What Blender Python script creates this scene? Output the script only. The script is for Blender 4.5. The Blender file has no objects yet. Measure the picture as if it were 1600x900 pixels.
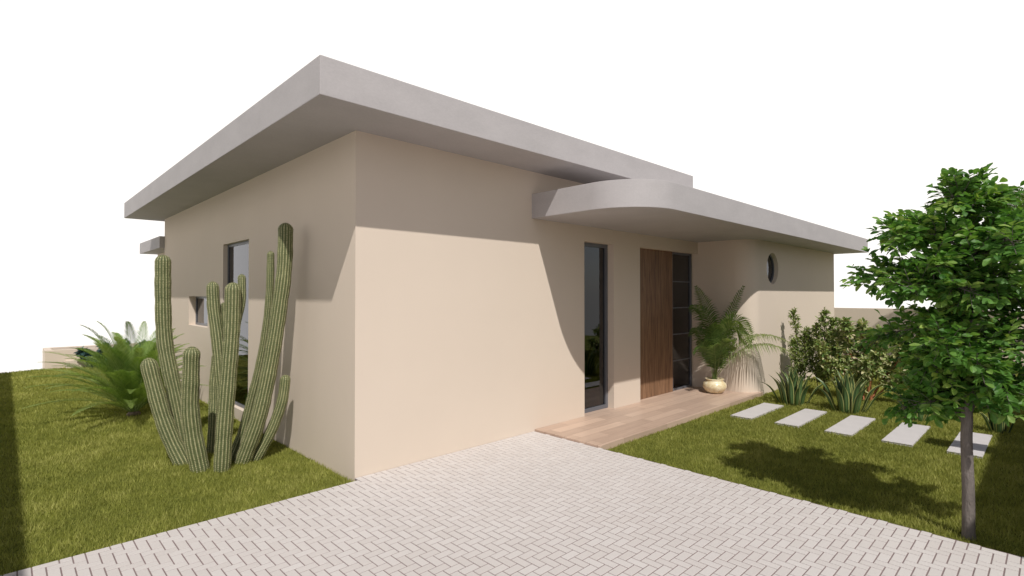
import bpy, bmesh, math, random
import numpy as np
from mathutils import Vector, Matrix
R_ = math.radians
rnd = random.Random(7)
rng = np.random.default_rng(11)
S = bpy.context.scene
COL = S.collection

# ------------------------------------------------------------------ camera
YAW, PITCH = 0.802334, 0.0122599
CAM = Vector((-2.19614, -4.23201, 1.59))
cam_d = bpy.data.cameras.new('camera'); cam = bpy.data.objects.new('camera', cam_d); COL.objects.link(cam)
cam.location = CAM
fwd = Vector((math.cos(YAW)*math.cos(PITCH), math.sin(YAW)*math.cos(PITCH), math.sin(PITCH)))
cam.rotation_euler = fwd.to_track_quat('-Z', 'Y').to_euler()
cam_d.sensor_width = 36; cam_d.lens = 821.13/1600*36; cam_d.clip_end = 500; cam_d.clip_start = 0.05
S.camera = cam

# ------------------------------------------------------------------ world + sun
SUN_TRAVEL = Vector((0.39, 0.70, -1.0)).normalized()
w = bpy.data.worlds.new('World'); S.world = w; w.use_nodes = True
nt = w.node_tree; nt.nodes.clear()
out = nt.nodes.new('ShaderNodeOutputWorld')
sky = nt.nodes.new('ShaderNodeTexSky'); sky.sky_type = 'NISHITA'; sky.sun_disc = False
sky.sun_elevation = math.asin(-SUN_TRAVEL.z); sky.sun_rotation = math.atan2(-SUN_TRAVEL.x, -SUN_TRAVEL.y)
bg1 = nt.nodes.new('ShaderNodeBackground'); bg1.inputs[1].default_value = 0.05
nt.links.new(sky.outputs[0], bg1.inputs[0])
bg2 = nt.nodes.new('ShaderNodeBackground'); bg2.inputs[0].default_value = (1, .965, .93, 1); bg2.inputs[1].default_value = 1.18
tc = nt.nodes.new('ShaderNodeTexCoord'); sep = nt.nodes.new('ShaderNodeSeparateXYZ')
nt.links.new(tc.outputs['Generated'], sep.inputs[0])
mr = nt.nodes.new('ShaderNodeMapRange'); mr.interpolation_type = 'SMOOTHSTEP'
for i, v in zip((1, 2, 3, 4), (0.49, 0.64, 1.0, 0.0)): mr.inputs[i].default_value = v
nt.links.new(sep.outputs['Z'], mr.inputs[0])
dot = nt.nodes.new('ShaderNodeVectorMath'); dot.operation = 'DOT_PRODUCT'; dot.inputs[1].default_value = (0.2, 0.98, 0)
nt.links.new(tc.outputs['Generated'], dot.inputs[0])
mr2 = nt.nodes.new('ShaderNodeMapRange'); mr2.interpolation_type = 'SMOOTHSTEP'
for i, v in zip((1, 2, 3, 4), (-0.4, 0.12, 0.35, 1.0)): mr2.inputs[i].default_value = v
nt.links.new(dot.outputs['Value'], mr2.inputs[0])
mul = nt.nodes.new('ShaderNodeMath'); mul.operation = 'MULTIPLY'
nt.links.new(mr.outputs[0], mul.inputs[0]); nt.links.new(mr2.outputs[0], mul.inputs[1])
mx = nt.nodes.new('ShaderNodeMixShader')
nt.links.new(mul.outputs[0], mx.inputs[0]); nt.links.new(bg1.outputs[0], mx.inputs[1]); nt.links.new(bg2.outputs[0], mx.inputs[2])
nt.links.new(mx.outputs[0], out.inputs[0])
ld = bpy.data.lights.new('sun', 'SUN'); ld.energy = 3.65; ld.angle = R_(0.6); ld.color = (1, .965, .91)
lo = bpy.data.objects.new('sun', ld); COL.objects.link(lo); lo.rotation_euler = SUN_TRAVEL.to_track_quat('-Z', 'Y').to_euler(); lo.location = (-3, -6, 9)
S.view_settings.view_transform = 'Standard'; S.view_settings.look = 'None'
S.view_settings.exposure = 0.0; S.view_settings.gamma = 1.0; S.view_settings.use_curve_mapping = False

# ------------------------------------------------------------------ materials
def srgb(r, g, b):
    f = lambda c: (c/255/12.92) if c/255 <= .04045 else ((c/255+.055)/1.055)**2.4
    return (f(r), f(g), f(b), 1)
class NT:
    def __init__(s, name):
        s.m = bpy.data.materials.new(name); s.m.use_nodes = True; s.t = s.m.node_tree
        s.p = s.t.nodes['Principled BSDF']; s.out = s.t.nodes['Material Output']
    def n(s, typ, **kw):
        o = s.t.nodes.new(typ)
        for k, v in kw.items():
            if k.startswith('i_'):
                key = k[2:]; key = int(key) if key.isdigit() else key
                o.inputs[key].default_value = v
            else: setattr(o, k, v)
        return o
    def l(s, a, b): s.t.links.new(a, b)
    def coord(s, scale=(1, 1, 1), kind='Object'):
        c = s.n('ShaderNodeTexCoord'); mp = s.n('ShaderNodeMapping'); mp.inputs['Scale'].default_value = scale
        s.l(c.outputs[kind], mp.inputs[0]); return mp.outputs[0]
    def noise(s, vec, scale, detail=4, rough=.55, dist=0):
        o = s.n('ShaderNodeTexNoise'); o.inputs['Scale'].default_value = scale; o.inputs['Detail'].default_value = detail
        o.inputs['Roughness'].default_value = rough; o.inputs['Distortion'].default_value = dist
        if vec: s.l(vec, o.inputs['Vector'])
        return o.outputs['Fac']
    def ramp(s, fac, stops):
        o = s.n('ShaderNodeValToRGB'); e = o.color_ramp.elements
        while len(e) < len(stops): e.new(.5)
        for q, (p, c) in zip(e, stops): q.position = p; q.color = c
        s.l(fac, o.inputs[0]); return o.outputs[0]
    def mix(s, fac, a, b, mode='MIX'):
        o = s.n('ShaderNodeMixRGB', blend_type=mode)
        for i, v in zip((0, 1, 2), (fac, a, b)):
            if hasattr(v, 'links'): s.l(v, o.inputs[i])
            else: o.inputs[i].default_value = v
        return o.outputs[0]
    def math(s, op, a, b=0.0):
        o = s.n('ShaderNodeMath', operation=op)
        for i, v in zip((0, 1), (a, b)):
            if hasattr(v, 'links'): s.l(v, o.inputs[i])
            else: o.inputs[i].default_value = v
        return o.outputs[0]
    def bump(s, h, strength=.3, dist=.01):
        o = s.n('ShaderNodeBump'); o.inputs['Strength'].default_value = strength; o.inputs['Distance'].default_value = dist
        s.l(h, o.inputs['Height']); s.l(o.outputs[0], s.p.inputs['Normal'])
    def col(s, c):
        if hasattr(c, 'links'): s.l(c, s.p.inputs['Base Color'])
        else: s.p.inputs['Base Color'].default_value = c
    def rough(s, r, spec=.5): s.p.inputs['Roughness'].default_value = r; s.p.inputs['Specular IOR Level'].default_value = spec
def lin(r, g, b): return (r, g, b, 1)
def scl(c, k): return (min(1, c[0]*k), min(1, c[1]*k), min(1, c[2]*k), 1)
def mottled(name, c, var=.08, s1=1.2, s2=60, rough=.85, bump=.15, bd=.003, spec=.3, scale=(1, 1, 1)):
    t = NT(name); v = t.coord(scale); a = t.noise(v, s1, 5, .6); b = t.noise(v, s2, 3)
    cc = t.ramp(a, [(.3, scl(c, 1-var)), (.7, scl(c, 1+var))])
    cc = t.mix(.25, cc, t.ramp(b, [(.3, scl(c, .85)), (.7, scl(c, 1.12))]))
    t.col(cc); t.rough(rough, spec); t.bump(b, bump, bd); return t.m
M = {}
M['plaster'] = mottled('plaster', lin(.70, .595, .497), .025, .8, 160, .92, .12, .002, .15)
M['concrete'] = mottled('concrete', lin(.458, .43, .43), .07, 2.2, 45, .8, .12, .003, .3, (1, 1, 2.2))
M['stone'] = mottled('pale_stone', lin(.58, .55, .54), .05, 5, 120, .8, .2, .002)
M['frame'] = mottled('grey_metal', lin(.13, .135, .155), .03, 2, 90, .38, .02, .001, .5)
M['soil'] = mottled('soil', lin(.05, .035, .022), .3, 20, 90, .95, .6, .01)
M['bark'] = mottled('bark', lin(.19, .165, .15), .35, 14, 90, .95, .9, .012, .2, (1, 1, .35))
M['twig'] = mottled('twig_bark', lin(.11, .085, .06), .2, 20, 90, .9, .3, .004)
M['orange_stem'] = mottled('orange_brown_stem', lin(.42, .17, .08), .3, 12, 60, .7, .3, .004)
M['room'] = mottled('room_floor', lin(.22, .19, .17), .1, 2, 60, .6, .05, .002)
M['grey_backing'] = mottled('backing_grey', lin(.42, .41, .42), .1, 2, 60, .95, .05, .002)  # for the grey sheet added behind the porthole

# paving: colour jitter per brick through an attribute
t = NT('paver'); v = t.coord(); at = t.n('ShaderNodeAttribute', attribute_name='tone')
b = t.noise(v, 140, 3); lg = t.noise(v, .7, 4)
c = t.ramp(at.outputs['Fac'], [(0, lin(.56, .51, .485)), (1, lin(.64, .60, .58))])
c = t.mix(.3, c, t.ramp(b, [(.3, lin(.49, .45, .43)), (.7, lin(.68, .645, .63))]))
c = t.mix(.35, c, t.ramp(lg, [(.35, lin(.54, .50, .475)), (.65, lin(.64, .60, .58))]))
t.col(c); t.rough(.75, .35); t.bump(b, .25, .002); M['paver'] = t.m
M['joint'] = mottled('paver_joint', lin(.235, .18, .175), .1, 3, 80, .95, .3, .002)

# terrace planks
t = NT('terrace_tile'); v = t.coord()
br = t.n('ShaderNodeTexBrick', offset=.37, offset_frequency=2); br.inputs['Scale'].default_value = 1
br.inputs['Brick Width'].default_value = .9; br.inputs['Row Height'].default_value = .15; br.inputs['Mortar Size'].default_value = .003
br.inputs['Mortar Smooth'].default_value = .2; br.inputs['Bias'].default_value = 0
br.inputs['Color1'].default_value = lin(.62, .465, .36); br.inputs['Color2'].default_value = lin(.42, .305, .235); br.inputs['Mortar'].default_value = lin(.28, .18, .135)
t.l(v, br.inputs['Vector'])
g = t.coord((1.2, 22, 22)); gn = t.noise(g, 2.0, 6, .6, .6)
c = t.mix(.28, br.outputs['Color'], t.ramp(gn, [(.3, lin(.38, .26, .20)), (.7, lin(.68, .50, .40))]))
t.col(c); t.rough(.42, .4); t.bump(gn, .08, .002); M['tile'] = t.m
M['dark_wall'] = mottled('shade_wall_dark', lin(.07, .062, .052), .2, 2, 60, .95, .3, .004)  # kept dark so the unseen wall deepens the shade on the lawn

# wood door
t = NT('walnut_door'); g = t.coord((9, 9, .5)); n1 = t.noise(g, 2.4, 8, .66, 1.4); g2 = t.coord((60, 60, 1.6)); n2 = t.noise(g2, 2, 4)
c = t.ramp(n1, [(.32, lin(.065, .030, .015)), (.5, lin(.245, .130, .068)), (.68, lin(.42, .25, .145))])
c = t.mix(.35, c, t.ramp(n2, [(.35, lin(.07, .035, .02)), (.65, lin(.27, .155, .092))]))
t.col(c); t.rough(.5, .4); t.bump(n2, .2, .002); M['wood'] = t.m

# window glass: clear sheet that mirrors by Fresnel
t = NT('window_glass'); t.t.nodes.remove(t.p)
tr = t.n('ShaderNodeBsdfTransparent'); tr.inputs[0].default_value = (.36, .38, .42, 1)
gl = t.n('ShaderNodeBsdfGlossy'); gl.inputs['Roughness'].default_value = .01; gl.inputs['Color'].default_value = (.93, .95, 1, 1)
fr = t.n('ShaderNodeFresnel'); fr.inputs['IOR'].default_value = 1.8
ms = t.n('ShaderNodeMixShader'); t.l(fr.outputs[0], ms.inputs[0]); t.l(tr.outputs[0], ms.inputs[1]); t.l(gl.outputs[0], ms.inputs[2]); t.l(ms.outputs[0], t.out.inputs[0])
M['glass'] = t.m

# pot
t = NT('glazed_ivory_pot'); v = t.coord(); a = t.noise(v, 14, 5, .65, 1.0)
t.col(t.ramp(a, [(.3, lin(.62, .47, .24)), (.55, lin(.78, .68, .46)), (.7, lin(.84, .78, .60))])); t.rough(.28, .5); t.bump(a, .05, .003); M['pot'] = t.m

def leaf_mat(name, stops, rough=.5, trans=.3, spec=.4, tcol=None):
    t = NT(name); at = t.n('ShaderNodeAttribute', attribute_name='tone')
    c = t.ramp(at.outputs['Fac'], stops); v = t.coord(); nn = t.noise(v, 9, 3)
    c = t.mix(.25, c, t.mix(1.0, c, t.ramp(nn, [(.3, lin(.6, .6, .6)), (.7, lin(1.3, 1.3, 1.3))]), 'MULTIPLY'))
    t.col(c); t.rough(rough, spec)
    tl = t.n('ShaderNodeBsdfTranslucent'); t.l(t.mix(1.0, c, tcol or lin(1.2, 1.25, .6), 'MULTIPLY'), tl.inputs[0])
    ms = t.n('ShaderNodeMixShader'); ms.inputs[0].default_value = trans
    t.l(t.p.outputs[0], ms.inputs[1]); t.l(tl.outputs[0], ms.inputs[2]); t.l(ms.outputs[0], t.out.inputs[0]); return t.m
M['tree_leaf'] = leaf_mat('tree_leaf', [(0, lin(.05, .145, .026)), (.5, lin(.14, .30, .055)), (1, lin(.36, .48, .12))], .5, .38)
M['grass'] = leaf_mat('grass_blade', [(0, lin(.165, .185, .042)), (.5, lin(.31, .32, .075)), (1, lin(.53, .51, .18))], .7, .28, .15)
M['cycad_leaf'] = leaf_mat('cycad_leaf', [(0, lin(.11, .20, .045)), (.6, lin(.26, .37, .09)), (1, lin(.42, .50, .20))], .65, .42, .25)
M['palm_leaf'] = leaf_mat('palm_leaf', [(0, lin(.06, .12, .028)), (.6, lin(.17, .25, .06)), (1, lin(.32, .36, .14))], .45, .35)
M['shrub_leaf'] = leaf_mat('shrub_leaf', [(0, lin(.11, .19, .045)), (.6, lin(.28, .35, .11)), (1, lin(.54, .53, .25))], .5, .3)
M['pale_leaf'] = leaf_mat('variegated_leaf', [(0, lin(.09, .18, .04)), (.4, lin(.25, .33, .10)), (.75, lin(.55, .55, .27)), (1, lin(.68, .60, .38))], .5, .25)
M['blue_leaf'] = leaf_mat('blue_green_leaf', [(0, lin(.02, .05, .045)), (.7, lin(.05, .10, .10)), (1, lin(.14, .28, .27))], .5, .2)
M['flower'] = leaf_mat('pink_petal', [(0, lin(.62, .38, .42)), (1, lin(.80, .60, .62))], .6, .3, .2, lin(1, 1, 1))

t = NT('lawn_soil'); v = t.coord(); a = t.noise(v, 2.2, 5, .6); b = t.noise(v, 70, 4, .7)
c = t.mix(.5, t.ramp(a, [(.35, lin(.12, .14, .022)), (.65, lin(.20, .215, .035))]), t.ramp(b, [(.3, lin(.07, .085, .015)), (.7, lin(.26, .27, .05))]))
t.col(c); t.rough(.95, .1); t.bump(b, .7, .02); M['lawn'] = t.m

# agave: dark striped centre, pale yellow margins, from UV
t = NT('striped_agave_leaf'); uv = t.n('ShaderNodeTexCoord'); sp = t.n('ShaderNodeSeparateXYZ'); t.l(uv.outputs['UV'], sp.inputs[0])
d = t.math('ABSOLUTE', t.math('SUBTRACT', sp.outputs['X'], .5))
c = t.ramp(d, [(0, lin(.08, .15, .05)), (.18, lin(.12, .20, .07)), (.22, lin(.045, .09, .03)), (.38, lin(.06, .115, .04)), (.43, lin(.34, .36, .12)), (.5, lin(.46, .46, .18))])
t.col(c); t.rough(.4, .45); M['agave'] = t.m

# cactus: UV x = rib count, UV y = metres along the stem
t = NT('ribbed_cactus_skin'); uv = t.n('ShaderNodeTexCoord'); sp = t.n('ShaderNodeSeparateXYZ'); t.l(uv.outputs['UV'], sp.inputs[0])
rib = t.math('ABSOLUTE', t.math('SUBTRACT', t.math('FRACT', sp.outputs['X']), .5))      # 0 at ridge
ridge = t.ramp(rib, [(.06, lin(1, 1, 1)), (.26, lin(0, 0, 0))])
v = t.coord(); n1 = t.noise(v, 9, 5, .65); n2 = t.noise(v, 75, 4, .7)
yy = t.math('ADD', t.math('MULTIPLY', sp.outputs['Y'], 58), t.math('MULTIPLY', n2, 1.6))
dash = t.ramp(t.math('ABSOLUTE', t.math('SUBTRACT', t.math('FRACT', yy), .5)), [(.16, lin(1, 1, 1)), (.34, lin(0, 0, 0))])
base = t.ramp(n1, [(.3, lin(.11, .13, .045)), (.6, lin(.185, .195, .08)), (.8, lin(.27, .27, .125))])
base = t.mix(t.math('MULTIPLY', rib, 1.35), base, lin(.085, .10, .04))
base = t.mix(t.ramp(n2, [(.46, lin(0, 0, 0)), (.58, lin(.85, .85, .85))]), base, lin(.05, .07, .025))
spot = t.math('MULTIPLY', t.math('MULTIPLY', ridge, dash), .85)
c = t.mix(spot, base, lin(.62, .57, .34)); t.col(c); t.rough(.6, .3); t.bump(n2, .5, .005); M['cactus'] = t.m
M['spine'] = mottled('spine', lin(.42, .37, .24), .15, 40, 200, .6, .02, .001)

# ------------------------------------------------------------------ builders
def link(o, parent=None):
    COL.objects.link(o)
    if parent: o.parent = parent
    return o
def mesh_obj(name, verts, faces, mat, parent=None, smooth=False, tone=None, uvs=None):
    me = bpy.data.meshes.new(name); me.from_pydata([tuple(v) for v in verts], [], faces); me.materials.append(mat)
    if tone is not None:
        a = me.attributes.new('tone', 'FLOAT', 'FACE'); a.data.foreach_set('value', np.asarray(tone, dtype=np.float32))
    if uvs is not None:
        ul = me.uv_layers.new(name='UVMap'); ul.data.foreach_set('uv', np.asarray(uvs, dtype=np.float32).ravel())
    if smooth: me.polygons.foreach_set('use_smooth', [True]*len(me.polygons))
    me.update(); return link(bpy.data.objects.new(name, me), parent)
def tag(o, label, cat=None, group=None, kind=None):
    if label: o['label'] = label
    if cat: o['category'] = cat
    if group: o['group'] = group
    if kind: o['kind'] = kind
    return o
def struct(o): o['kind'] = 'structure'; return o
def root(name, label, cat, loc=(0, 0, 0), group=None):
    o = bpy.data.objects.new(name, None); link(o); o.location = loc; o.empty_display_size = .2
    return tag(o, label, cat, group)
def poly_prism(pts, z0, z1):
    n = len(pts); V = [(x, y, z0) for x, y in pts]+[(x, y, z1) for x, y in pts]
    F = [tuple(range(n-1, -1, -1)), tuple(range(n, 2*n))]+[(i, (i+1) % n, n+(i+1) % n, n+i) for i in range(n)]
    return V, F
def boxes(bs, bevel=0.0):
    bm = bmesh.new()
    for (x0, y0, z0, x1, y1, z1) in bs:
        r = bmesh.ops.create_cube(bm, size=1.0); vs = r['verts']
        for v in vs:
            v.co = Vector((x0 if v.co.x < 0 else x1, y0 if v.co.y < 0 else y1, z0 if v.co.z < 0 else z1))
    if bevel:
        bmesh.ops.bevel(bm, geom=list(bm.edges), offset=bevel, segments=2, affect='EDGES', profile=.7)
    return bm
def bm_obj(name, bm, mat, parent=None):
    bmesh.ops.recalc_face_normals(bm, faces=bm.faces)
    me = bpy.data.meshes.new(name); bm.to_mesh(me); bm.free(); me.materials.append(mat); return link(bpy.data.objects.new(name, me), parent)
def box_obj(name, bs, mat, parent=None, bevel=0.0): return bm_obj(name, boxes(bs, bevel), mat, parent)

def tube(P, Rr, n=8, cap=True):
    V = []; F = []; P = [Vector(p) for p in P]; ref = None
    for i, p in enumerate(P):
        d = (P[min(i+1, len(P)-1)]-P[max(i-1, 0)]).normalized()
        if ref is None: ref = d.orthogonal().normalized()
        ref = (ref-d*ref.dot(d)).normalized(); s = d.cross(ref)
        for k in range(n):
            a = 2*math.pi*k/n; V.append(p+(ref*math.cos(a)+s*math.sin(a))*Rr[i])
    for i in range(len(P)-1):
        for k in range(n): F.append((i*n+k, i*n+(k+1) % n, (i+1)*n+(k+1) % n, (i+1)*n+k))
    if cap: F.append(tuple(range((len(P)-1)*n, len(P)*n))); F.append(tuple(range(n-1, -1, -1)))
    return V, F
class Acc:
    def __init__(s): s.V = []; s.F = []; s.T = []; s.U = []
    def add(s, V, F, tone=.5, uv=None):
        o = len(s.V); s.V += [tuple(v) for v in V]
        for f in F: s.F.append(tuple(i+o for i in f)); s.T.append(tone)
        if uv is not None: s.U += uv
    def obj(s, name, mat, parent=None, smooth=False): return mesh_obj(name, s.V, s.F, mat, parent, smooth, s.T, s.U if s.U else None)
def spline(P, m):
    P = [Vector(p) for p in P]; out = []
    for i in range(len(P)-1):
        p0 = P[max(i-1, 0)]; p1 = P[i]; p2 = P[i+1]; p3 = P[min(i+2, len(P)-1)]
        for k in range(m):
            t = k/m; out.append(.5*((2*p1)+(p2-p0)*t+(2*p0-5*p1+4*p2-p3)*t*t+(3*p1-p0-3*p2+p3)*t**3))
    out.append(P[-1]); return out
def leaf(acc, p, d, nrm, L, W, tone, curl=.12, obo=.6):
    """rounded leaf folded on its midrib, pointing along d"""
    d = d.normalized(); s = d.cross(nrm)
    if s.length < 1e-4: s = d.orthogonal()
    s.normalize(); n = s.cross(d).normalized()
    V = [p, p+d*L*.30+s*W*.36+n*W*.12, p+d*L*obo+s*W*.5+n*W*.14, p+d*L*.88+s*W*.27-n*L*curl*.5, p+d*L-n*L*curl,
         p+d*L*.88-s*W*.27-n*L*curl*.5, p+d*L*obo-s*W*.5+n*W*.14, p+d*L*.30-s*W*.36+n*W*.12, p+d*L*.5]
    acc.add(V, [(0, 1, 2, 8), (8, 2, 3, 4), (8, 4, 5, 6), (0, 8, 6, 7)], tone)
def rvec(z=None):
    a = rnd.uniform(0, 2*math.pi); zz = rnd.uniform(-1, 1) if z is None else z; r = math.sqrt(max(0, 1-zz*zz))
    return Vector((r*math.cos(a), r*math.sin(a), zz))

# ------------------------------------------------------------------ ground, paving, terrace
LZ = -0.045; TZ = 0.02; PX = 2.262
V, F = poly_prism([(-9, -9), (14.6, -9), (14.6, 11.6), (-.6, 11.58), (-1.21, 11.36), (-2.24, 10.98), (-9, 8.5)], -.5, LZ)
struct(mesh_obj('lawn_ground', V, F, M['lawn']))
struct(box_obj('driveway_base', [(-8, -8, -.3, PX, -.066, -.0035), (.002, -.068, -.3, PX, .02, -.004)], M['joint']))
def herring():
    acc = Acc(); W = .0608; g = .0037
    na = range(int(-6/W), int(PX/W)+3); nb = range(int(-7/W), 2)
    for a in na:
        for b in nb:
            k = (a+b) % 4
            if k == 0: r = (a, b, a+2, b+1)
            elif k == 2: r = (a, b, a+1, b+2)
            else: continue
            x0, y0, x1, y1 = [q*W for q in r]; x0 += g; y0 += g; x1 -= g; y1 -= g
            ym = -.004 if (x0+x1)/2 > 0 else -.068
            x1 = min(x1, PX-.001); y1 = min(y1, ym)
            if x1-x0 < .008 or y1-y0 < .008: continue
            e = .0012; z = rnd.uniform(-.0004, .0004); dz = -.0012
            Vv = [(x0, y0, -.012), (x1, y0, -.012), (x1, y1, -.012), (x0, y1, -.012), (x0, y0, z+dz), (x1, y0, z+dz), (x1, y1, z+dz), (x0, y1, z+dz), (x0+e, y0+e, z), (x1-e, y0+e, z), (x1-e, y1-e, z), (x0+e, y1-e, z)]
            Ff = [(8, 9, 10, 11)]+[(4+i, 4+(i+1) % 4, 8+(i+1) % 4, 8+i) for i in range(4)]+[(i, (i+1) % 4, 4+(i+1) % 4, 4+i) for i in range(4)]
            acc.add(Vv, Ff, rnd.random())
    return acc
struct(herring().obj('driveway_paving', M['paver']))
struct(box_obj('terrace', [(PX+.001, -.94, -.4, 6.62, .35, TZ)], M['tile'], None, .004))

# ------------------------------------------------------------------ house
WH, LH = 3.0227, 2.475
house = root('modern_house', 'beige plastered single storey house with flat grey concrete roofs and curved entry canopy', 'house')
def temp(name, V, F):
    me = bpy.data.meshes.new(name); me.from_pydata(V, [], F); bm = bmesh.new(); bm.from_mesh(me); bmesh.ops.recalc_face_normals(bm, faces=bm.faces); bm.to_mesh(me); bm.free()
    return link(bpy.data.objects.new(name, me))
def tbox(x0, y0, z0, x1, y1, z1): return temp('cut', *poly_prism([(x0, y0), (x1, y0), (x1, y1), (x0, y1)], z0, z1))
WX, WY, RC, XE, YB = 6.30, -.90, .30, 10.72, 7.58
arc = [(WX+RC-RC*math.cos(a), WY+RC-RC*math.sin(a)) for a in [i*math.pi/2/28 for i in range(29)]]
wing = temp('wing', *poly_prism([(4.3, 0), (WX, 0)]+arc+[(XE, WY), (XE, YB), (4.3, YB)], -.4, LH))
main = temp('main', *poly_prism([(0, 0), (4.4, 0), (4.4, YB), (0, YB)], -.4, WH))
rw = [(7.17+.0, 0)]
cut = [tbox(.25, .25, TZ, 5.95, 7.3, LH-.12), tbox(6.6, -.62, TZ, 10.4, 7.3, LH-.12)]
cut.append(tbox(-.5, 2.775, .105, .3, 3.84, 2.285))                        # tall side window
cut.append(tbox(-.5, 4.60, 1.09, .3, 5.72, 1.56))                          # small side window
cut.append(tbox(3.195, -.5, TZ-.004, 3.845, .3, 2.283))                    # slim front window
cut.append(tbox(4.505, -.5, TZ-.004, WX-.001, .3, 2.285))                  # door opening
RWX, RWZ, RWR = 7.17, 2.03, .262
cyl = [(RWX+RWR*math.cos(2*math.pi*i/64), RWZ+RWR*math.sin(2*math.pi*i/64)) for i in range(64)]
V = [(x, -1.5, z) for x, z in cyl]+[(x, -.5, z) for x, z in cyl]; n = 64
cut.append(temp('cut', V, [tuple(range(n)), tuple(range(2*n-1, n-1, -1))]+[(i, n+i, n+(i+1) % n, (i+1) % n) for i in range(n)]))
def boolean(o, other, op):
    m = o.modifiers.new('b', 'BOOLEAN'); m.operation = op; m.object = other; m.solver = 'EXACT'
boolean(main, wing, 'UNION')
for q in cut: boolean(main, q, 'DIFFERENCE')
bpy.context.view_layer.update()
me = bpy.data.meshes.new_from_object(main.evaluated_get(bpy.context.evaluated_depsgraph_get()))
for q in cut+[main, wing]: bpy.data.objects.remove(q)
me.materials.clear(); me.materials.append(M['plaster']); me.name = 'wall'; link(bpy.data.objects.new('wall', me), house)

bw = box_obj('wall', [(.22, YB+.001, -.4, 6, 9.45, 2.474)], M['plaster'], house); bw['label'] = 'plain wall of the low rear wing behind the house'
rf = box_obj('roof', [(-.585, -.59, WH, 4.98, 7.92, WH+.285)], M['concrete'], house, .006); rf['label'] = 'upper flat roof slab with deep overhang'
cr = .62; x0, y0 = 2.215, -1.48
pc = [(x0, 0)]+[(x0+cr-cr*math.cos(a), y0+cr-cr*math.sin(a)) for a in [i*math.pi/2/36 for i in range(37)]]+[(10.93, y0), (10.93, 7.9), (4.402, 7.9), (4.402, 0)]
V, F = poly_prism(pc, LH, LH+.285)
bm = bmesh.new(); bv = [bm.verts.new(v) for v in V]; [bm.faces.new([bv[i] for i in f]) for f in F]
eds = [e for e in bm.edges if abs(e.verts[0].co.z-e.verts[1].co.z) < 1e-6]
bmesh.ops.recalc_face_normals(bm, faces=bm.faces); bmesh.ops.bevel(bm, geom=eds, offset=.006, segments=2, affect='EDGES', profile=.7)
cp = bm_obj('canopy_roof', bm, M['concrete'], house); cp['label'] = 'lower flat roof slab curving out as a canopy over the entrance'
br_ = box_obj('roof', [(-.08, YB+.004, LH, 6.2, 9.62, 2.70)], M['concrete'], house, .005); br_['label'] = 'thin roof slab of the low rear wing'
box_obj('floor', [(.26, .26, TZ-.02, 5.94, 7.29, TZ+.006)], M['room'], house)

def window_x(x, y0, y1, z0, z1, fw=.036, fd=.04):   # in a wall facing -x
    f = box_obj('window', [(x, y0+.001, z0+.001, x+fd, y0+fw, z1-.001), (x, y1-fw, z0+.001, x+fd, y1-.001, z1-.001), (x+.001, y0+fw, z0+.0015, x+fd-.001, y1-fw, z0+fw), (x+.001, y0+fw, z1-fw, x+fd-.001, y1-fw, z1-.0015)], M['frame'], house)
    box_obj('pane', [(x+.012, y0+fw-.004, z0+fw-.004, x+.018, y1-fw+.004, z1-fw+.004)], M['glass'], f); return f
def window_y(y, x0, x1, z0, z1, fw=.05, fd=.05, bars=()):
    bs = [(x0+.001, y, z0+.001, x0+fw, y+fd, z1-.001), (x1-fw, y, z0+.001, x1-.001, y+fd, z1-.001), (x0+fw, y+.001, z0+.0015, x1-fw, y+fd-.001, z0+fw), (x0+fw, y+.001, z1-fw, x1-fw, y+fd-.001, z1-.0015)]
    bs += [(x0+fw, y+.012, b-.009, x1-fw, y+fd-.012, b+.009) for b in bars]
    f = box_obj('window', bs, M['frame'], house)
    box_obj('pane', [(x0+fw-.004, y+.022, z0+fw-.004, x1-fw+.004, y+.028, z1-fw+.004)], M['glass'], f); return f
w1 = window_x(.055, 2.775, 3.84, .105, 2.285); w1['label'] = 'tall narrow window in the side wall behind the cactus'
box_obj('handle', [(.03, 2.815, 1.13, .054, 2.835, 1.17)], M['frame'], w1, .003)
w2 = window_x(.10, 4.60, 5.72, 1.09, 1.56); w2['label'] = 'small square window in the side wall'
w3 = window_y(.10, 3.195, 3.845, TZ, 2.283); w3['label'] = 'tall slim window left of the front door'
zb = [TZ+.05+(2.285-TZ-.1)*k/5 for k in range(1, 5)]
w4 = window_y(.10, 5.60, WX-.03, TZ, 2.285, .035, .05, zb); w4['label'] = 'dark five pane sidelight beside the front door'
dr = box_obj('door', [(4.506, .085, TZ+.001, 5.597, .135, 2.284)], M['wood'], house, .002); dr['label'] = 'tall walnut brown flush front door'
rbm = bmesh.new()
for (ra, rb2, ya, yb) in [(RWR-.03, RWR-.001, WY+.065, WY+.10)]:
    ring = []
    for i in range(48):
        a = 2*math.pi*i/48; ca, sa = math.cos(a), math.sin(a)
        ring.append([rbm.verts.new((RWX+r*ca, yy, RWZ+r*sa)) for r, yy in ((ra, ya), (rb2, ya), (rb2, yb), (ra, yb))])
    for i in range(48):
        A, B = ring[i], ring[(i+1) % 48]
        for k in range(4): rbm.faces.new((A[k], A[(k+1) % 4], B[(k+1) % 4], B[k]))
w5 = bm_obj('window', rbm, M['frame'], house); w5['label'] = 'round porthole window in the wing wall'
cyv = [(RWX+(RWR-.028)*math.cos(2*math.pi*i/48), WY+.08, RWZ+(RWR-.028)*math.sin(2*math.pi*i/48)) for i in range(48)]
mesh_obj('pane', cyv+[(a, b_+.006, c_) for a, b_, c_ in cyv], [tuple(range(48)), tuple(range(95, 47, -1))]+[(i, 48+i, 48+(i+1) % 48, (i+1) % 48) for i in range(48)], M['glass'], w5)

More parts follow.
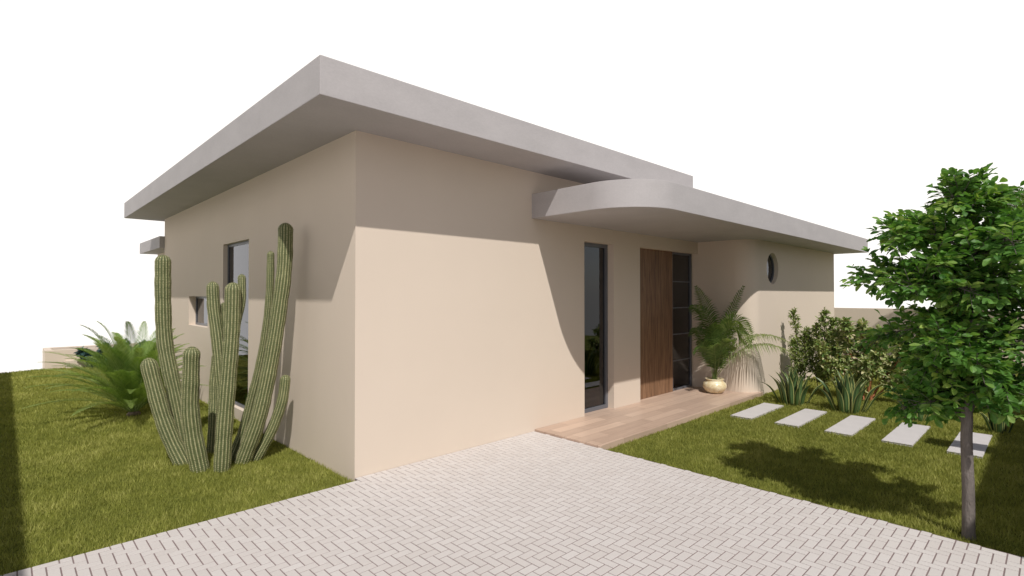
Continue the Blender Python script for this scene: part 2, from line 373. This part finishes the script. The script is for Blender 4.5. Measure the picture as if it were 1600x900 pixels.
box_obj('grey_backing', [(RWX-.25, WY+.16, RWZ-.25, RWX+.25, WY+.17, RWZ+.25)], M['grey_backing'], w5)  # added grey sheet behind the glass, so the porthole isn't black
# ------------------------------------------------------------------ stepping stones
st = []
sx0, sx1 = 4.80, 5.95
for i, (ya, yb) in enumerate([(-1.20, -1.47), (-1.76, -2.03), (-2.32, -2.59), (-2.88, -3.15), (-3.44, -3.71)]):
    o = box_obj('stepping_stone', [(0, 0, -.05, 1.15, yb-ya, .022)], M['stone'], None, .004)
    o.location = (4.80, ya, LZ)
    tag(o, ['pale rectangular slab nearest the terrace, first in the row across the lawn', 'pale rectangular slab second from the terrace', 'pale middle slab of the five in the lawn, in front of the fuller striped agave',
            'pale slab fourth from the terrace, just left of the tree trunk', 'pale slab crossed by a dark shadow band right behind the tree trunk'][i], 'stepping stone', 'stepping stones across the lawn')

# ------------------------------------------------------------------ garden walls, unseen shadow casters
fw_ = box_obj('garden_wall', [(14.2, -5.6, -.4, 14.4, 7, 1.225)], M['plaster'], None, .005); tag(fw_, 'low beige rendered wall closing the lawn behind the tree and shrubs', 'wall')
nw = box_obj('shade_wall', [(1.33, -5.95, -.4, 9.6, -5.71, 2.76), (4.03, -5.709, 2.60, 4.30, -5.16, 2.759)], M['dark_wall'], None); tag(nw, 'tall dark unseen wall past the right edge, added to shade the grass', 'wall')  # out of view; wall and beam added to cast the right lawn shade
cpt = root('shadow_slab', 'unseen flat slab on posts past the left edge, added to cast the straight shadow on the lawn', 'shadow_slab', (-3.9, 4, LZ))  # out of view, added only to cast the shadow strip at left
def cbox(name, bs, mat, bev=.004): o = box_obj(name, bs, mat, None, bev); o.parent = cpt; o.matrix_parent_inverse = Matrix.Translation((3.9, -4, -LZ)); return o
cbox('roof', [(-6.4, -3.0, 3.16, -3.40, 12.0, 3.36)], M['concrete'])  # shadow casting slab, open below so sky light reaches the side wall
for yy_ in (-2.6, 2.0, 6.8, 11.6): cbox('post', [(-6.3, yy_-.08, LZ-.3, -6.14, yy_+.08, 3.159)], M['frame'])
pl = root('planter', 'low stepped beige planter box at the far left end of the lawn', 'planter', (-1.5, 11.1, LZ))
def pbox(name, bs, mat): o = box_obj(name, bs, mat, None, .004); o.parent = pl; o.matrix_parent_inverse = Matrix.Translation((1.5, -11.1, -LZ)); return o
pbox('planter_wall', [(-1.545, 11.1, LZ-.1, 3.2, 11.22, .36), (-1.545, 11.22, LZ-.1, -1.42, 12.0, .36), (-1.42, 11.88, LZ-.1, 3.2, 12.0, .36)], M['plaster'])
pbox('step', [(-1.2, 10.95, LZ-.1, 2.0, 11.098, .12)], M['plaster'])
pbox('soil', [(-1.42, 11.22, LZ-.1, 3.2, 11.88, .28)], M['soil'])

# ------------------------------------------------------------------ cactus
ARMS = [
    [(-0.948, 1.655, -0.009, 0.074), (-1.019, 1.72, 0.188, 0.072), (-1.087, 1.781, 0.43, 0.071), (-1.143, 1.832, 0.702, 0.069), (-1.194, 1.875, 0.974, 0.067)],
    [(-0.837, 1.923, -0.03, 0.068), (-0.873, 1.978, 0.204, 0.069), (-0.918, 2.039, 0.521, 0.069), (-0.963, 2.1, 0.807, 0.069), (-1.001, 2.155, 1.127, 0.069), (-1.013, 2.182, 1.546, 0.069), (-1.013, 2.198, 2.0, 0.07)],
    [(-0.88, 1.31, 0.016, 0.077), (-0.922, 1.336, 0.274, 0.074), (-0.947, 1.345, 0.537, 0.071), (-0.947, 1.33, 0.799, 0.068), (-0.945, 1.313, 1.109, 0.065)],
    [(-0.725, 1.161, 0.005, 0.068), (-0.706, 1.161, 0.384, 0.068), (-0.68, 1.152, 0.819, 0.067), (-0.655, 1.145, 1.256, 0.066), (-0.645, 1.152, 1.703, 0.065)],
    [(-0.703, 1.227, 0.548, 0.057), (-0.721, 1.256, 0.9, 0.056), (-0.739, 1.286, 1.194, 0.055), (-0.763, 1.322, 1.461, 0.053), (-0.77, 1.342, 1.713, 0.052)],
    [(-0.629, 1.215, 1.163, 0.037), (-0.585, 1.207, 1.37, 0.036), (-0.552, 1.209, 1.549, 0.035), (-0.546, 1.235, 1.785, 0.034)],
    [(-0.66, 1.246, 1.103, 0.03), (-0.674, 1.298, 1.28, 0.028), (-0.674, 1.336, 1.513, 0.025)],
    [(-0.625, 1.857, 0.004, 0.053), (-0.6, 1.896, 0.367, 0.054), (-0.583, 1.944, 0.686, 0.054), (-0.547, 1.974, 0.978, 0.055)],
    [(-0.5, 1.249, 0.03, 0.071), (-0.407, 1.188, 0.358, 0.071), (-0.346, 1.159, 0.659, 0.07), (-0.285, 1.128, 1.055, 0.069), (-0.235, 1.107, 1.455, 0.069), (-0.193, 1.095, 1.859, 0.068), (-0.178, 1.107, 2.304, 0.067)],
    [(-0.536, 1.423, 0.015, 0.054), (-0.47, 1.379, 0.243, 0.05), (-0.416, 1.345, 0.519, 0.047), (-0.352, 1.301, 0.86, 0.043), (-0.302, 1.269, 1.234, 0.04), (-0.275, 1.259, 1.61, 0.036), (-0.265, 1.266, 2.027, 0.032)],
    [(-0.363, 1.255, 0.025, 0.051), (-0.293, 1.22, 0.179, 0.05), (-0.235, 1.197, 0.328, 0.05), (-0.176, 1.17, 0.542, 0.049), (-0.146, 1.172, 0.78, 0.048)],
]
CB = Vector((-.65, 1.4, LZ)); cactus = root('columnar_cactus', 'tall ribbed green cactus clump with many upright columns by the side wall', 'cactus', CB)
def cactus_stem(A, ribs):
    P = [Vector(a[:3])-CB for a in A]; rad = [a[3] for a in A]
    d0 = (P[1]-P[0]).normalized()
    if A[0][2] < .1: P.insert(0, P[0]-d0*.10); rad.insert(0, rad[0]*.9)
    C = spline([tuple(p) for p in P], 24); m = 24; RR = []
    for i in range(len(C)):
        s = i/m; k = min(int(s), len(rad)-2); RR.append(rad[k]+(rad[k+1]-rad[k])*(s-k))
    L = [0]
    for i in range(1, len(C)): L.append(L[-1]+(C[i]-C[i-1]).length)
    T = L[-1]; step = .012; ns = int(T/step); C2 = []; R2 = []; L2 = []; j = 0
    cap = rad[-1]*1.25
    ls = [T*i/ns for i in range(ns+1)]
    ls = [l for l in ls if l < T-cap]+[T-cap*(1-math.sin(q)) for q in [k*math.pi/2/9 for k in range(10)]]
    ph = rnd.uniform(0, 6)
    for l in ls:
        while j < len(L)-2 and L[j+1] < l: j += 1
        t_ = (l-L[j])/max(1e-6, L[j+1]-L[j]); C2.append(C[j].lerp(C[j+1], t_))
        r = RR[j]+(RR[j+1]-RR[j])*t_
        r *= 1.06*(1+.022*math.sin(l*21+ph)+.015*math.sin(l*47+ph*2))
        if l > T-cap: r *= math.sqrt(max(0.0, 1-((l-(T-cap))/cap)**2))+.02
        R2.append(r); L2.append(l)
    nv = ribs*4; V = []; F = []; U = []; ref = None; sv = []; sf = []
    for i, p in enumerate(C2):
        d = (C2[min(i+1, len(C2)-1)]-C2[max(i-1, 0)]).normalized()
        if ref is None: ref = d.orthogonal().normalized()
        ref = (ref-d*ref.dot(d)).normalized(); s = d.cross(ref)
        for k in range(nv):
            a = 2*math.pi*k/nv; q = (1, .93, .855, .93)[k % 4]
            V.append(p+(ref*math.cos(a)+s*math.sin(a))*R2[i]*q)
        if i % 2 == 0 and i > 4:
            for k in range(0, nv, 4):
                a = 2*math.pi*k/nv; o = ref*math.cos(a)+s*math.sin(a); q = p+o*R2[i]*.99; tt = d.cross(o)
                for e in range(3):
                    dd = (o*rnd.uniform(.5, 1)+tt*rnd.uniform(-.9, .9)+d*rnd.uniform(-.5, .9)).normalized(); ln = rnd.uniform(.008, .017)
                    b0 = len(sv); sv += [q+tt*.0006, q-tt*.0006, q+dd*ln]; sf.append((b0, b0+1, b0+2))
    for i in range(len(C2)-1):
        for k in range(nv):
            k2 = (k+1) % nv; F.append((i*nv+k, i*nv+k2, (i+1)*nv+k2, (i+1)*nv+k))
            u0, u1 = k/4+.5, (k+1)/4+.5; U += [(u0, L2[i]), (u1, L2[i]), (u1, L2[i+1]), (u0, L2[i+1])]
    F.append(tuple(range((len(C2)-1)*nv, len(C2)*nv))); U += [(.5, T)]*nv
    o = mesh_obj('stem', V, F, M['cactus'], cactus, True, None, U)
    mesh_obj('spines', sv, sf, M['spine'], o)
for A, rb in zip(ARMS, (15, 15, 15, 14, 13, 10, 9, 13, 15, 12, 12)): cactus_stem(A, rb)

# ------------------------------------------------------------------ fronds
def frond(name, parent, base, ctrl, tip, mat, n=34, ll=.22, lw=.014, fwd_=.55, droop=.35, rr=.006, tone=.5, mode=None, start=.18, hint=None, taper=0.0):
    base, ctrl, tip = Vector(base), Vector(ctrl), Vector(tip); acc = Acc(); P = []
    for i in range(17):
        t = i/16; P.append(base*(1-t)**2+ctrl*2*t*(1-t)+tip*t*t)
    V, F = tube(P, [rr*(1-.8*i/16) for i in range(17)], 5); acc.add(V, F, min(1, tone+.25))
    for i in range(n):
        t = start+(1-start)*(i+.5)/n
        p = base*(1-t)**2+ctrl*2*t*(1-t)+tip*t*t; d = ((ctrl-base)*(1-t)+(tip-ctrl)*t).normalized()
        side = d.cross(Vector((0, 0, 1)))
        if side.length < .15: side = d.cross(Vector((.7, .7, 0)))
        if hint is not None: side = d.cross(hint).normalized()*.8+side.normalized()*.2
        side.normalize(); up = side.cross(d).normalized()
        u = (t-start)/(1-start); prof = math.sin(math.pi*min(1, .14+.86*u)**.75)**.6 if u < .98 else .2
        prof = max(.12, prof)
        if taper: prof = prof*(1-taper)+taper*(min(1, u*7+.3)*(1-u)**.75+.06)
        for sg in (-1, 1):
            L = ll*prof*rnd.uniform(.88, 1.08); f = fwd_+.55*u
            dd = (side*sg+d*f+up*(.22 if mode != 'flat' else .05)+rvec()*.07).normalized()
            q1 = p+dd*L*.5; q2 = p+(dd*L)+Vector((0, 0, -1))*L*droop*rnd.uniform(.6, 1.3)
            wv = d.cross(dd).cross(dd).normalized()*lw*.5
            tn = min(1, max(0, tone+rnd.uniform(-.22, .22)))
            acc.add([p-wv*.5, p+wv*.5, q1+wv, q1-wv, q2], [(0, 1, 2, 3), (3, 2, 4)], tn)
    return acc.obj(name, mat, parent)
RV = Vector((.719, -.695, 0)); FV = Vector((.695, .719, 0)); UP = Vector((0, 0, 1))

# potted palm
PB = Vector((5.98, -.43, TZ))
pot = root('plant_pot', 'squat ivory glazed pot on the terrace beside the sidelight', 'pot', PB)
prof = [(.0, .002), (.095, .002), (.115, .012), (.150, .045), (.178, .09), (.182, .125), (.165, .165), (.135, .188), (.128, .2), (.138, .215), (.142, .226), (.134, .232), (.122, .225), (.115, .19), (.0, .19)]
V = []; F = []; n = 56
for r, z in prof:
    for k in range(n): a = 2*math.pi*k/n; V.append((max(r, .0005)*math.cos(a), max(r, .0005)*math.sin(a), z))
for i in range(len(prof)-1):
    for k in range(n): F.append((i*n+k, i*n+(k+1) % n, (i+1)*n+(k+1) % n, (i+1)*n+k))
mesh_obj('pot_body', V, F, M['pot'], pot, True)
V = [(.125*math.cos(2*math.pi*k/32)*q, .125*math.sin(2*math.pi*k/32)*q, z) for q, z in ((1, .205), (.5, .215)) for k in range(32)]
mesh_obj('soil', V, [tuple(range(32, 64))]+[(k, (k+1) % 32, 32+(k+1) % 32, 32+k) for k in range(32)], M['soil'], pot)
palm = root('potted_palm', 'feathery palm growing from the ivory pot by the front door', 'palm', PB+Vector((0, 0, .2)))
def pf(a, f, z, ca, cf, cz, tone=.5, ll=.24, n=60, hint=None, lw=.020, dr_=.30, **k):
    b = RV*rnd.uniform(-.03, .03)+FV*rnd.uniform(-.02, .02)
    frond('frond', palm, b, RV*ca+FV*cf+UP*cz, RV*a+FV*f+UP*z, M['palm_leaf'], int(n*.52), ll, lw, .45, dr_, .006, tone, start=.2, hint=hint, taper=.35, **k)
H1 = (FV*.9+UP*.3+RV*.2).normalized(); H2 = (FV*.8+UP*.5).normalized()
pf(-.32, -.08, 1.50, .06, 0, .95, .25, .27, 66, H1); pf(.40, -.18, 1.50, .02, -.05, .72, .25, .27, 66, (FV*.9-RV*.2).normalized())
pf(-.46, -.22, 1.18, .02, -.1, 1.16, .25, .28, 66, H1); pf(.50, -.25, .66, .10, -.20, 1.50, .65, .30, 70, H2); pf(.38, -.42, .56, .02, -.3, 1.36, .6, .30, 70, H2)
pf(1.06, -.30, .62, .42, -.15, 1.02, .85, .26, 80, None, .014, .80); pf(1.12, -.42, .42, .45, -.2, .90, .8, .26, 80, None, .014, .80)
pf(-.48, -.28, .80, -.15, -.1, .92, .2, .25, 60, H1); pf(-.44, -.32, .46, -.15, -.2, .82, .25, .25, 60, H2); pf(.14, -.28, .98, .0, -.12, .8, .5, .25, 60, H1); pf(-.12, -.30, .92, -.05, -.12, .75, .4, .25, 60, H1)
pf(.12, -.45, .62, .05, -.25, .85, .6, .2, 50, H2); pf(-.2, -.45, .55, -.08, -.25, .75, .5, .2, 50, H2)
for k in range(8): pf(rnd.uniform(-.34, .38), rnd.uniform(-.4, .0), rnd.uniform(.5, .9), rnd.uniform(-.08, .08), rnd.uniform(-.15, .0), rnd.uniform(.45, .7), rnd.uniform(.3, .6), .2, 40, H1)

# large cycad behind the cactus
CY = Vector((-.92, 4.45, LZ)); cyc = root('cycad', 'large feathery green cycad spreading over the lawn behind the cactus', 'cycad', CY)
V, F = tube([(0, 0, -.05), (0, 0, .03), (0, 0, .05), (0, 0, .08)], [.08, .08, .06, .03], 14); mesh_obj('trunk', V, F, M['twig'], cyc, True)
for k in range(100):
    az = 2*math.pi*k*.618034+rnd.uniform(-.2, .2); q = k/100; el = R_(17+54*q**.85+rnd.uniform(-7, 7)); L = rnd.uniform(1.15, 1.62)
    h = Vector((math.cos(az), math.sin(az), 0))
    reach = h.x*L*math.cos(el)
    if reach > .70: L *= .70/reach
    if L*math.cos(el) > 1.12: L = 1.12/math.cos(el)
    tip = h*L*math.cos(el)*.98+UP*(L*math.sin(el)*.86-.10+.10); ctl = h*L*.42*math.cos(el)+UP*(L*.62*math.sin(el)+.20)
    tip += Vector((-h.y, h.x, 0))*rnd.uniform(-.12, .12)
    frond('frond', cyc, h*.05+UP*.06, ctl, tip, M['cycad_leaf'], 60, .20, .0075, .95, .03, .005, .2+.75*rnd.random(), start=.10, taper=.75)

# ------------------------------------------------------------------ agaves
def agave(label, loc, n, H, spread, seed, group='striped agaves beside the stepping stones'):
    rr = random.Random(seed); acc = Acc()
    for k in range(n):
        q = (k+.5)/n; az = k*2.39996+rr.uniform(-.25, .25); el = R_(89-36*q**1.6+rr.uniform(-6, 6)); L = H*rr.uniform(.8, 1.05)*(1-.22*q)
        h = Vector((math.cos(az), math.sin(az), 0)); s = Vector((-h.y, h.x, 0)); b = h*spread*q*.25; W = .029*rr.uniform(.85, 1.25)*(L/.5)**.3; V = []; m = 9
        for i in range(m+1):
            t = i/m; e2 = el+R_(10)*math.sin(t*3)-R_(6)*t*q; p = b+h*L*t*math.cos(e2)+UP*L*t*math.sin(e2)
            wd = W*(.62+.75*math.sin(math.pi*min(1, t*.85+.08)))*(1-t**3.5)+.0012; nn = (UP*math.cos(e2)-h*math.sin(e2))
            tw = s*math.cos(.35*t)+nn*math.sin(.35*t)*(1 if k % 2 else -1)
            V += [p-tw*wd+nn*wd*.5, p-tw*wd*.45+nn*.0, p-nn*wd*.12, p+tw*wd*.45, p+tw*wd+nn*wd*.5]
        F = []; U = []
        for i in range(m):
            for j in range(4):
                F.append((i*5+j, i*5+j+1, (i+1)*5+j+1, (i+1)*5+j)); U += [(j/4, i/m), ((j+1)/4, i/m), ((j+1)/4, (i+1)/m), (j/4, (i+1)/m)]
        acc.add(V, F, .5, U)
    o = acc.obj('agave', M['agave'], None, True); o.location = loc; return tag(o, label, 'agave', group)
agave('upright striped green agave against the wing wall, closest to the terrace', (6.30, -1.50, LZ), 36, .60, .75, 1)
agave('fuller yellow edged agave in front of the pink flowered shrub', (6.30, -2.20, LZ), 38, .62, .8, 2)
agave('smaller striped agave half hidden under the left side of the tree', (6.35, -2.98, LZ), 20, .46, .35, 3)
agave('dark agave in the deep shade right of the tree trunk', (6.3, -3.75, LZ), 18, .40, .4, 4)

# ------------------------------------------------------------------ shrubs
def stems_leaves(name, label, loc, stems, leafmat, stemmat, LL, LW, dens, seed, fol='foliage', whorl=0.0, flowers=0, rad=.008):
    rnd.seed(seed); rt = root(name, label, 'shrub', loc, None); la = Acc(); blooms = 0
    for (bx, by, tx, ty, tz, bend, spread, r0) in stems:
        sa = Acc()
        C = spline([(bx, by, -.05), (bx*.7+tx*.3+bend, by*.7+ty*.3, tz*.35), (bx*.3+tx*.7+bend*.6, by*.3+ty*.7, tz*.7), (tx, ty, tz)], 8)
        V, F = tube(C, [rad*r0*(1-.75*i/len(C)) for i in range(len(C))], 6); sa.add(V, F)
        for i in range(3, len(C)):
            tt = i/len(C)
            if tt < (.40 if whorl else .22): continue
            for k in range(dens):
                p = C[i]; dirr = (rvec()+UP*.5).normalized(); Lb = spread*rnd.uniform(.3, 1)*(1.15-.65*tt); e = p+dirr*Lb
                V, F = tube([p, p.lerp(e, .5)+UP*.01, e], [.0028, .002, .0012], 4); sa.add(V, F)
                nl = 7 if not whorl else 11
                for q in range(nl):
                    if whorl: pp = e+rvec()*.01; dd = (dirr*.35+rvec()).normalized()
                    else: u = (q+1)/nl; pp = p.lerp(e, .3+.7*u); dd = (dirr+rvec()*.85).normalized()
                    leaf(la, pp, dd, (UP+rvec()*.6).normalized(), LL*rnd.uniform(.6, 1.15), LW*rnd.uniform(.75, 1.2), min(1, max(0, rnd.gauss(.5, .27))))
                if flowers and blooms < 30 and rnd.random() < flowers:
                    fa = Acc(); blooms += 1; fo = e+UP*.02
                    for q in range(6): a_ = q*1.0472+rnd.random()*.3; leaf(fa, fo, Vector((math.cos(a_), math.sin(a_), .35)), UP, .05, .034, rnd.random())
                    fa.obj('flower', M['flower'], rt)
        sa.obj('stem', stemmat, rt, True)
    la.obj(fol, leafmat, rt)
    return rt
stems_leaves('leafy_shrub', 'slender upright shrub with small leaves, leftmost in the bed by the wing wall', (7.55, -1.22, LZ),
    [(0, 0, -.03, .10, 1.32, .02, .15, 1.2), (.04, -.03, .06, -.06, 1.0, -.03, .17, 1), (-.02, .02, -.10, .10, .8, -.02, .16, 1)], M['shrub_leaf'], M['twig'], .065, .021, 6, 21)
stems_leaves('leafy_shrub', 'taller airy shrub with small olive leaves, between the slender shrub and the flowering shrub', (7.60, -1.55, LZ),
    [(0, 0, .02, .0, 1.30, .02, .18, 1.2), (.05, .1, .1, .28, .9, .03, .2, 1), (.04, -.03, .02, .12, 1.08, -.03, .15, 1), (-.02, .02, .05, -.14, 1.18, .04, .14, 1), (0, .0, -.06, .0, .75, .0, .15, 1)], M['shrub_leaf'], M['twig'], .07, .024, 7, 22)
stems_leaves('flowering_shrub', 'broad flowering shrub with orange brown stems, pale leaves and pink blooms', (7.35, -2.12, LZ),
    [(0, .05, -.06, .18, 1.18, .05, .15, 2.4), (.03, -.02, .05, -.02, 1.12, .1, .16, 2.2), (-.03, -.08, -.02, -.32, .98, -.08, .16, 2.2), (.05, -.1, .1, -.55, .80, .08, .16, 2.0), (0, .1, -.10, .52, .80, -.1, .17, 2.0), (0, .1, .05, .35, .98, -.1, .17, 2.0), (.1, -.1, .0, -.25, 1.05, -.1, .18, 1.8), (-.04, 0, -.22, -.12, .62, -.04, .14, 1.8), (.04, -.1, .05, -.72, .55, .08, .14, 1.6)], M['pale_leaf'], M['orange_stem'], .10, .036, 4, 23, 'foliage', 1.0, .22, .010)
stems_leaves('dark_shrub', 'dark green leafy bush just behind the flowering shrub, partly under the tree crown', (8.9, -2.5, LZ),
    [(0, 0, -.1, .1, .95, .05, .22, 1.5), (0, 0, .1, -.2, 1.1, .05, .22, 1.5), (0, 0, .0, -.45, .9, .05, .2, 1.5)], M['tree_leaf'], M['twig'], .075, .034, 6, 24)
stems_leaves('blue_leaved_plant', 'low dark blue green bushy plant against the planter beyond the cycad', (-.55, 10.8, LZ),
    [(-.1, 0, -.38, .0, .34, .0, .13, 1.2), (.1, 0, .0, -.05, .42, .0, .18, 1.2), (.4, 0, .35, .0, .46, .0, .2, 1.2), (.5, 0, .75, .05, .40, .0, .2, 1.2), (-.1, 0, -.2, -.15, .18, .0, .14, 1.2)], M['blue_leaf'], M['twig'], .11, .04, 6, 25)
stems_leaves('low_bush', 'small dark green bush at the foot of the tall side window', (-.16, 3.3, LZ),
    [(0, 0, -.02, .1, .16, .0, .08, .8), (0, -.2, .0, -.3, .14, .0, .08, .8), (0, .2, .0, .35, .2, .0, .08, .8)], M['tree_leaf'], M['twig'], .05, .022, 5, 26)

# ------------------------------------------------------------------ tree
rnd.seed(21)
TB = Vector((2.475, -3.81, LZ)); tree = root('broadleaf_tree', 'young broadleaf tree with slim grey brown trunk on the right lawn', 'tree', TB)
trunkA = Acc(); lv = Acc(); nleaf = 0
trk = spline([(0, 0, -.08), (.004, -.002, .3), (-.004, .004, .66), (0, 0, .82), (-.015, .012, 1.2), (.01, -.01, 1.7), (-.01, .02, 2.05), (0, .0, 2.28)], 8)
def trad(z): return .036-.005*max(0, z)/.8 if z < .8 else max(.006, .031-.0165*(z-.8))
V, F = tube(trk, [trad(p.z)*(1.22 if p.z < .03 else 1) for p in trk], 14); trunkA.add(V, F)
ENV = [(.62, .30), (.85, .48), (1.1, .64), (1.4, .74), (1.75, .74), (2.0, .58), (2.2, .40), (2.38, .22), (2.5, .08)]
def env(z):
    if z <= ENV[0][0]: return .3
    for (a, ra), (b, rb) in zip(ENV, ENV[1:]):
        if z <= b: return ra+(rb-ra)*(z-a)/(b-a)
    return .06
def spray(p0, d, L):
    """thin twig with alternate leaves lying in a loose plane"""
    global nleaf
    d = d.normalized(); P = []; p = p0.copy(); n = max(4, int(L/.022))
    for i in range(n+1):
        P.append(p.copy()); d = (d+rvec()*.10+Vector((0, 0, -.03))).normalized(); p = p+d*L/n
    V, F = tube(P, [.0028*(1-.6*i/n) for i in range(n+1)], 4); trunkA.add(V, F)
    tn0 = rnd.gauss(.45, .18)
    for i in range(1, n+1):
        dd = (P[i]-P[i-1]).normalized(); s = dd.cross(UP)
        if s.length < .1: s = dd.orthogonal()
        s.normalize()
        for sg in ((1, -1) if i < n else (1, -1, 0)):
            if rnd.random() < .36: continue
            v = (s*sg*.9+dd*.65+rvec()*.35).normalized() if sg else dd
            leaf(lv, P[i], v, (UP+rvec()*.85).normalized(), rnd.uniform(.046, .078), rnd.uniform(.028, .042), min(1, max(0, tn0+rnd.uniform(-.25, .25))), rnd.uniform(.02, .2)); nleaf += 1
nl = 37
for k in range(nl):
    q = (k+.5)/nl; z0 = .72+1.34*q; az = k*2.39996+.9+rnd.uniform(-.3, .3)
    h = Vector((math.cos(az), math.sin(az), 0)); p0 = Vector((0, 0, z0))
    if z0 < 1.0 : p0 = Vector((0, 0, max(.72, z0)))
    rise = rnd.uniform(.0, .38) if z0 > 1.0 else rnd.uniform(-.06, .28)
    z1 = min(2.27, z0+rise); rr_ = env(z1)*rnd.choice((.5, .7, .88, 1.0))*(1-.30*max(0, -h.x))
    p3 = h*rr_+UP*z1; p1 = h*rr_*.3+UP*(z0+(z1-z0)*.55+.05); p2 = h*rr_*.65+UP*(z0+(z1-z0)*.85+.06)+Vector((-h.y, h.x, 0))*rnd.uniform(-.08, .08)
    C = spline([p0, p1, p2, p3], 7); r0 = .017*(1-.45*q)
    V, F = tube(C, [r0*(1-.82*i/len(C)) for i in range(len(C))], 7); trunkA.add(V, F)
    for i in range(3, len(C)):
        t_ = i/(len(C)-1); d = (C[i]-C[i-1]).normalized(); side = d.cross(UP).normalized()
        for sg in (1, -1):
            if rnd.random() < .20: continue
            L = rnd.uniform(.12, .26)*(1.1-.45*t_); dv = (side*sg*rnd.uniform(.5, 1)+d*.6+UP*rnd.uniform(-.7, 1.1)).normalized()
            spray(C[i], dv, L)
        if rnd.random() < .9: spray(C[i], (d*.6+UP*rnd.uniform(.3, 1)*rnd.choice((1, 1, -.8))+rvec()*.3), rnd.uniform(.08, .18))
    spray(C[-1], (C[-1]-C[-2]), .14)
for k in range(34):
    z = rnd.uniform(1.3, 2.2); spray(Vector((0, 0, z)), (rvec()+UP*.9).normalized(), min(.20, 2.42-z))
trunkA.obj('trunk', M['bark'], tree, True); lv.obj('crown', M['tree_leaf'], tree)

# far palm, mostly outside the right edge
FB = Vector((13.3, -4.02, LZ)); fp = root('palm_tree', 'distant palm whose frond tips show at the right edge behind the tree', 'palm', FB)
V, F = tube([(0, 0, -.1), (.02, 0, 1.2), (0, .03, 2.2), (0, 0, 3.15)], [.13, .11, .10, .09], 12); mesh_obj('trunk', V, F, M['bark'], fp, True)
for k in range(30):
    az = k*2.39996; el = R_(75-75*(k/30)+rnd.uniform(-8, 8)); h = Vector((math.cos(az), math.sin(az), 0)); L = rnd.uniform(1.2, 1.5)
    frond('frond', fp, UP*3.1, h*L*.5*math.cos(el)+UP*(3.1+L*.75*math.sin(el)+.15), h*L*.9+UP*(3.1+L*.7*math.sin(el)-.45), M['palm_leaf'], 34, .34, .03, .5, .45, .012, .45, start=.12)

# ------------------------------------------------------------------ grass
def grass_patch(x0, x1, y0, y1, keep):
    A = (x1-x0)*(y1-y0); N = int(A*9000)
    x = rng.uniform(x0, x1, N); y = rng.uniform(y0, y1, N); d = np.hypot(x-CAM.x, y-CAM.y)
    p = np.minimum(1, (5.2/d)**1.5); k = (rng.random(N) < p) & keep(x, y); return x[k], y[k], d[k]
def keepL(x, y): return (y > -.062) & (y < 10.98+(x+2.24)*.36) & (x < -.004)
def keepR(x, y):
    k = (x > PX+.004) & (y < -.905) & ~((x < 6.66) & (y > -.944))
    for ya in (-1.20, -1.76, -2.32, -2.88, -3.44): k &= ~((x > 4.795) & (x < 5.955) & (y < ya+.005) & (y > ya-.275))
    return k & (x < 14.19)
parts_ = [grass_patch(-3.4, 0, -.07, 11.5, keepL), grass_patch(PX, 14.2, -5.0, -.9, keepR), grass_patch(XE, 14.2, -.93, .6, lambda x, y: x > XE+.01)]
x = np.concatenate([a[0] for a in parts_]); y = np.concatenate([a[1] for a in parts_]); d = np.concatenate([a[2] for a in parts_]); N = len(x)
def lump(x, y, s, ph):
    return (np.sin(x*s+ph+1.7*np.sin(y*s*.7+ph))*np.sin(y*s*1.13+2*ph+1.3*np.sin(x*s*.8)))
cl = .5+.25*lump(x, y, 2.3, .3)+.25*lump(x, y, 7.1, 1.9)+.2*lump(x, y, 19., .7)
hgt = (.018+.022*rng.random(N))*(.75+.5*cl); wd = (.0024+.0016*rng.random(N))*np.maximum(1, (d/5)**.75)
a = rng.uniform(0, 2*np.pi, N); la = rng.uniform(0, 2*np.pi, N); le = hgt*rng.uniform(.1, .9, N)
ca, sa = np.cos(a)*wd, np.sin(a)*wd
P = np.zeros((N, 3, 3), np.float32)
P[:, 0] = np.stack([x-ca, y-sa, np.full(N, LZ-.004)], 1); P[:, 1] = np.stack([x+ca, y+sa, np.full(N, LZ-.004)], 1)
P[:, 2] = np.stack([x+np.cos(la)*le, y+np.sin(la)*le, LZ+hgt], 1)
me = bpy.data.meshes.new('grass'); me.vertices.add(N*3); me.loops.add(N*3); me.polygons.add(N)
me.vertices.foreach_set('co', P.ravel()); me.loops.foreach_set('vertex_index', np.arange(N*3, dtype=np.int32)); me.polygons.foreach_set('loop_start', np.arange(0, N*3, 3, dtype=np.int32))
me.materials.append(M['grass']); at = me.attributes.new('tone', 'FLOAT', 'FACE')
at.data.foreach_set('value', np.clip(.15+.55*cl+rng.normal(0, .16, N), 0, 1).astype(np.float32)); me.update(calc_edges=True); me.validate()
tag(link(bpy.data.objects.new('grass', me)), 'short green lawn grass on both sides of the driveway', 'grass', None, 'stuff')
print('leaves', nleaf, 'grass', N)
